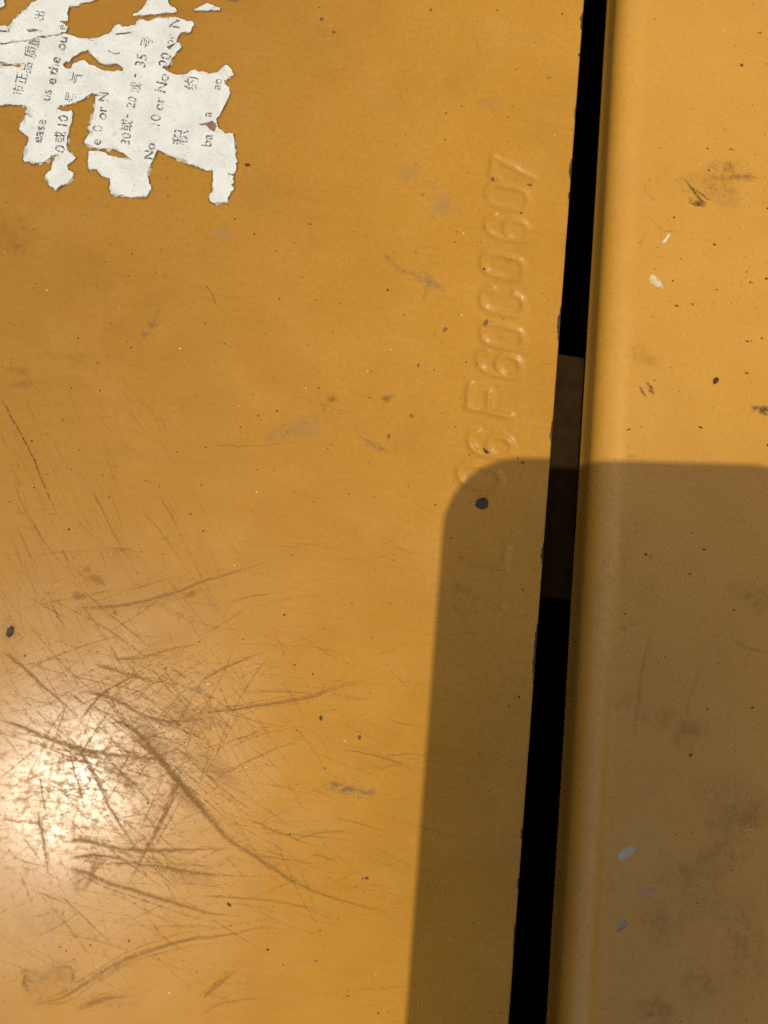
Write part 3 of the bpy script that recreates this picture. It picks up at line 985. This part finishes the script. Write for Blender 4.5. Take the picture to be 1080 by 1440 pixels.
# raised chips
flake('dark_chip', blob_outline(677, 708, 9.6, 8.6, 0, 11, .16), M_primer, cover, .3, label='dark round chip within the shadow corner')
flake('dark_chip', [(10, 884), (16, 880), (20, 883), (18, 893), (13, 897), (8, 894)], M_primer, cover, .35, label='dark square chip at the left')
flake('dark_chip', blob_outline(348, 232, 4, 2.2, 0, 7, .15), M_rust, cover, .25)
flake('dark_chip', [(679, 630), (684, 633), (688, 637), (684, 638), (680, 634)], M_primer, cover, .3)
for x, y, a, b in ((451, 1010, 4, 3), (505, 1037, 4, 2.6), (516, 1235, 3, 2.2), (452, 27, 3, 2), (469, 45, 2, 3), (322, 1272, 4, 2.4), (606, 14, 2.2, 1.6), (545, 408, 2.2, 1.8), (693, 252, 3, 2), (745, 260, 4, 2.2)):
    flake('dirt_flake', blob_outline(x, y, a, b, random.uniform(0, 3), 7, .25), M_dirt, cover, .16)

for x, y, a, b in ((683, 453, 4.5, 2.6), (626, 463, 3.6, 2.6), (588, 514, 3, 2), (579, 585, 3.4, 2.6), (546, 614, 3.6, 2.6), (660, 640, 2.4, 1.6), (735, 650, 2.2, 3)):
    flake('rust_spot', blob_outline(x, y, a, b, random.uniform(0, 3), 9, .3), M_rustspot, cover, .06)

sp = Specks()
HAND = [(19, 505), (156, 345), (180, 388), (156, 455), (138, 510), (100, 546), (141, 550), (110, 475), (48, 685), (66, 667), (44, 620), (154, 700), (248, 634), (223, 683), (283, 682), (268, 723), (145, 669), (285, 746),
        (330, 307), (358, 329), (388, 353), (437, 316), (435, 315), (392, 421), (444, 422), (463, 404), (484, 365), (498, 325), (569, 443), (585, 231), (593, 275), (642, 326), (553, 355), (586, 355),
        (316, 484), (482, 533), (449, 546), (363, 584), (546, 614), (580, 585), (386, 660), (393, 732), (638, 676), (613, 709), (552, 787), (510, 1235), (84, 1332), (126, 1330), (93, 1337), (660, 1211), (635, 756), (602, 760),
        (407, 1173), (377, 1335), (398, 1356), (490, 1400), (190, 1269), (346, 232), (235, 250), (235, 275), (110, 385), (335, 236), (448, 11), (520, 560), (556, 205), (570, 190), (700, 15), (648, 150), (715, 200),
        (752, 60), (770, 110), (722, 150), (790, 20), (715, 165), (732, 300), (680, 320), (640, 340), (675, 340), (650, 420), (680, 378), (655, 510), (648, 560), (610, 520), (700, 545), (780, 545), (640, 600), (750, 800), (650, 785), (735, 830)]
for x, y in HAND:
    sp.add(x + random.uniform(-1, 1), y + random.uniform(-1, 1), random.uniform(.9, 1.9))
for _ in range(520):
    sp.add(random.uniform(-5, 800), random.uniform(-5, 1445), abs(random.gauss(0, .5)) + .35)
sp.v = [v for v in sp.v]
bad = [i for i, v in enumerate(sp.v) if v[0] > -0.7]
badset = set(bad)
sp.f = [f for f in sp.f if not any(i in badset for i in f)]
sp.build('dirt_specks', M_dirt, cover)
gs = Specks()  # bright glints painted in as tiny pale specks
for x, y in ((66, 408), (330, 795), (293, 962), (156, 779), (178, 894), (253, 490), (550, 492), (336, 571), (430, 546), (361, 692), (360, 924), (331, 1192), (238, 1396), (485, 1042), (346, 1079), (517, 522), (300, 250), (7, 354), (652, 328), (780, 190), (649, 443)):
    gs.add(x, y, random.uniform(.7, 1.4))
for _ in range(90):
    gs.add(random.uniform(0, 640), random.uniform(300, 1440), random.uniform(.25, .55))
gs.build('pale_specks', M_palespeck, cover)

# chipped paint along the straight edge
for yA, yB, wd in ((18, 42, 5), (75, 80, 4), (150, 168, 3), (224, 252, 5), (270, 280, 3), (432, 480, 5.5), (592, 606, 3.5), (600, 622, 4.5), (764, 792, 4), (878, 962, 4), (1165, 1180, 4), (1235, 1250, 3), (1300, 1335, 3)):
    n = max(4, int((yB - yA) / 3)); V = []; F = []
    for i in range(n + 1):
        y = yA + (yB - yA) * i / n
        p = P(822 - 0.0736 * y, y)
        e = math.sin(math.pi * i / n) ** .4
        wi = wd * .139 * e * random.uniform(.6, 1.15)
        V += [(-wi - .02, p[1], .012), (-.28, p[1], .015), (-.12, p[1], -.06), (.012, p[1], -.26), (.045, p[1], -.6), (.045, p[1], -.6 - .9 * e)]
        if wi < .3:
            V[-6] = (-.29, p[1], .01)
    for i in range(n):
        for k in range(5):
            a = i * 6 + k
            F.append((a, a + 1, a + 7, a + 6))
    mesh_obj('edge_chip', V, F, M_rust, cover)

# ------------------------------------------------------------------ marks on the bent-edge panel
def on_bent(o): return TURN.fix(o)


scuff([([(962, 252), (970, 262), (984, 280), (996, 289)], 5, 5, .9), ([(972, 262), (985, 272), (1000, 284)], 4, 3, .9), ([(966, 276), (978, 288), (992, 287)], 7, 5, .85), (982, 286, 12, 6, 15, .8)], M_scr_dark, 'dark scribbled grime mark', bent, zr)
scuff([(1020, 255, 42, 34, 0, .32), (1015, 235, 16, 14, 0, .4), (1040, 250, 30, 6, 5, .35), (985, 262, 30, 26, 0, .25)], M_grime, 'cloud of fine brown dirt', bent, zr)
scuff([([(903, 258), (913, 276), (922, 282), (916, 285)], 3, 4, .65), ([(898, 306), (910, 305), (920, 312), (930, 325), (926, 340)], 3.5, 3, .5), ([(905, 335), (896, 345)], 4, 3, .4), ([(1035, 250), (1050, 247), (1068, 252)], 3, 2, .7), ([(931, 325), (945, 324), (960, 324)], 1.8, 1.4, .8)], M_grime, 'thin curved dirt traces', bent, zr)
scuff([([(860, 538), (868, 546), (878, 556)], 9, 5, .75)], M_scr_dark, 'short grey smear near the rounded edge', bent, zr)
scuff([([(898, 542), (904, 551), (910, 560)], 6, 4, 1), ([(907, 537), (915, 545), (920, 558)], 9, 5, .85), ([(912, 548), (918, 556)], 6, 4, .8)], M_scr_dark, 'double grey smear', bent, zr)
scuff([(1074, 577, 12, 7, 20, .9), (1062, 574, 9, 5, 0, .6)], M_scr_dark, 'dark grime at the right', bent, zr)
scuff([([(878, 496), (890, 490), (905, 486)], 6, 5, .35), (868, 478, 12, 14, 0, .3), (905, 500, 30, 22, 20, .2), (850, 620, 10, 8, -40, .5), (885, 640, 12, 5, 10, .4), (865, 520, 24, 12, 0, .22)], M_grime, 'dull dirt near the rounded edge', bent, zr)
scuff([([(924, 868), (912, 905), (903, 940), (898, 985), (888, 1050)], 6, 7, .20), ([(990, 930), (975, 965), (966, 1000), (970, 1030)], 9, 9, .12), ([(1018, 895), (1045, 908), (1085, 922)], 7, 5, .2)], M_scr, 'long faint rubbed streaks in the shade', bent, zr)
scuff([(880, 985, 26, 18, 0, .2), (925, 1010, 40, 24, 10, .18), (970, 1030, 30, 26, 0, .3), (880, 880, 18, 8, 0, .3), (1060, 840, 40, 24, 20, .25),
       (1020, 1200, 60, 34, -20, .24), (960, 1230, 40, 40, 0, .2), (1040, 1150, 60, 26, -12, .3), (930, 1300, 36, 40, 0, .25), (1050, 1330, 44, 60, 0, .25), (920, 1420, 30, 24, 0, .4), (985, 1385, 40, 30, 30, .22)], M_grime, 'cloudy grime in the shade', bent, zr)
scuff([(1030, 1120, 60, 50, -20, .3), (880, 760, 30, 50, 0, .18), (1000, 1270, 50, 40, 0, .25), (910, 830, 26, 30, 0, .15)], M_pale, 'dusty patches in the shade', bent, zr)

on_bent(flake('cream_chip', [(915, 387), (919, 386), (926, 392), (933, 400), (933, 406), (925, 404), (916, 398), (913, 393)], M_chipw, bent, .15, label='cream chip above the double smear'))
on_bent(flake('cream_chip', [(941, 328), (943, 331), (936, 341), (931, 342)], M_palespeck, bent, .15))
on_bent(flake('dark_chip', [(1003, 533), (1008, 530), (1011, 535), (1008, 539), (1003, 541)], M_primer, bent, .35, label='black angular chip'))
on_bent(flake('pale_chip', [(871, 1200), (878, 1192), (889, 1189), (896, 1193), (888, 1203), (876, 1211), (870, 1208)], M_chipb, bent, .12, label='blue grey flake in the shade'))
on_bent(flake('pale_chip', [(896, 1253), (905, 1249), (920, 1248), (922, 1252), (912, 1258), (900, 1258)], M_chipp, bent, .12, label='pinkish flake in the shade'))
on_bent(flake('pale_chip', [(868, 1296), (876, 1292), (883, 1299), (876, 1308), (867, 1312), (871, 1304)], M_chipg, bent, .12, label='greyish flake in the shade'))
for x, y, a, b in ((995, 209, 2, 1.6), (1027, 210, 2.4, 1.4), (948, 306, 2, 2), (1005, 344, 3, 2.4), (1079, 293, 2, 2), (951, 430, 4, 1.6), (974, 428, 2, 2), (946, 395, 2, 2), (1078, 392, 3, 2.4), (1055, 397, 2, 2), (1050, 480, 4, 1.4), (1071, 476, 2, 2), (985, 601, 4, 1.8), (1050, 525, 4, 1.6), (884, 604, 4, 1.6),
                   (908, 780, 3, 2.4), (990, 773, 3, 2.2), (852, 790, 2, 2), (971, 1062, 3.2, 3), (1058, 995, 3, 2), (1032, 858, 2.4, 1.8), (970, 807, 2, 2), (1043, 92, 3.5, 3), (1069, 46, 2.4, 2.4), (904, 38, 2, 2), (875, 18, 2, 3), (1080, 626, 3, 3)):
    on_bent(flake('dirt_flake', blob_outline(x, y, a * .8, b * .7, random.uniform(-.4, .6), 7, .25), M_dirt, bent, .16, zf=zr))
sp = Specks()
for _ in range(170):
    sp.add(random.uniform(880, 1090), random.uniform(-5, 660), abs(random.gauss(0, .45)) + .35, zr)
for _ in range(70):
    sp.add(random.gauss(1020, 40), random.gauss(300, 90), abs(random.gauss(0, .5)) + .4, zr)
for _ in range(60):
    sp.add(random.uniform(850, 1090), random.uniform(660, 1445), abs(random.gauss(0, .5)) + .35, zr)
on_bent(sp.build('dirt_specks', M_dirt, bent))
sp = Specks()
for _ in range(40):
    sp.add(random.uniform(890, 1090), random.uniform(0, 650), random.uniform(.3, .9), zr)
on_bent(sp.build('pale_specks', M_palespeck, bent))

# ------------------------------------------------------------------ the phone that takes the picture; its corner throws the shadow
phone = bpy.data.objects.new('smartphone', None); COL.objects.link(phone)
phone.empty_display_size = 0.01
phone.matrix_world = cam_mat @ Matrix.Rotation(math.radians(-0.9), 4, 'Z') @ Matrix.Rotation(math.radians(9.0), 4, 'X')
props(phone, 'dark smartphone held above the panels, casting the rounded rectangular shadow', 'phone')
PX0, PX1, PY0, PY1 = -9.7, 71.0, 20.8, -143.0      # lens sits near the upper left corner (mm in the phone's frame)


def rounded(x0, x1, y0, y1, r, n=10):
    o = []
    for cx_, cy_, a0 in ((x1 - r, y0 - r, 0), (x0 + r, y0 - r, 90), (x0 + r, y1 + r, 180), (x1 - r, y1 + r, 270)):
        for k in range(n + 1):
            t = math.radians(a0 + 90 * k / n)
            o.append((cx_ + r * math.cos(t), cy_ + r * math.sin(t)))
    return o


def slab(name, outline, zs, mat, parent):
    """zs: list of (z, inset)"""
    c = np.mean(outline, 0); n = len(outline); V = []; F = []
    for z, ins in zs:
        for p in outline:
            d = np.array(p) - c
            k = 1 - ins / max(np.linalg.norm(d), 1e-6)
            V.append((*(c + d * k), z))
    for r in range(len(zs) - 1):
        for i in range(n):
            j = (i + 1) % n
            F.append((r * n + i, r * n + j, (r + 1) * n + j, (r + 1) * n + i))
    F.append(tuple(range(n - 1, -1, -1))); F.append(tuple(range((len(zs) - 1) * n, len(zs) * n)))
    return mesh_obj(name, V, F, mat, parent)


body = slab('body', [(x + .024 * (y - PY0), y) for x, y in rounded(PX0, PX1, PY0, PY1, 15.5)], [(3.0, 1.2), (3.4, .3), (4.2, 0), (9.6, 0), (10.4, .3), (10.8, 1.0)], M_phone, phone)
slab('screen', rounded(PX0 + 2.5, PX1 - 2.5, PY0 - 2.5, PY1 + 2.5, 12), [(10.82, 0), (10.9, .2)], M_glass, phone)
cb = slab('camera_bump', rounded(-7.5, 14, 12, -30, 6), [(2.0, .4), (2.3, 0), (3.0, 0)], M_phone, body)
for cy_ in (0, -18):
    slab('lens_ring', rounded(-5, 5, cy_ + 5, cy_ - 5, 4.99), [(1.4, .3), (1.6, 0), (2.0, 0)], M_ring, body)
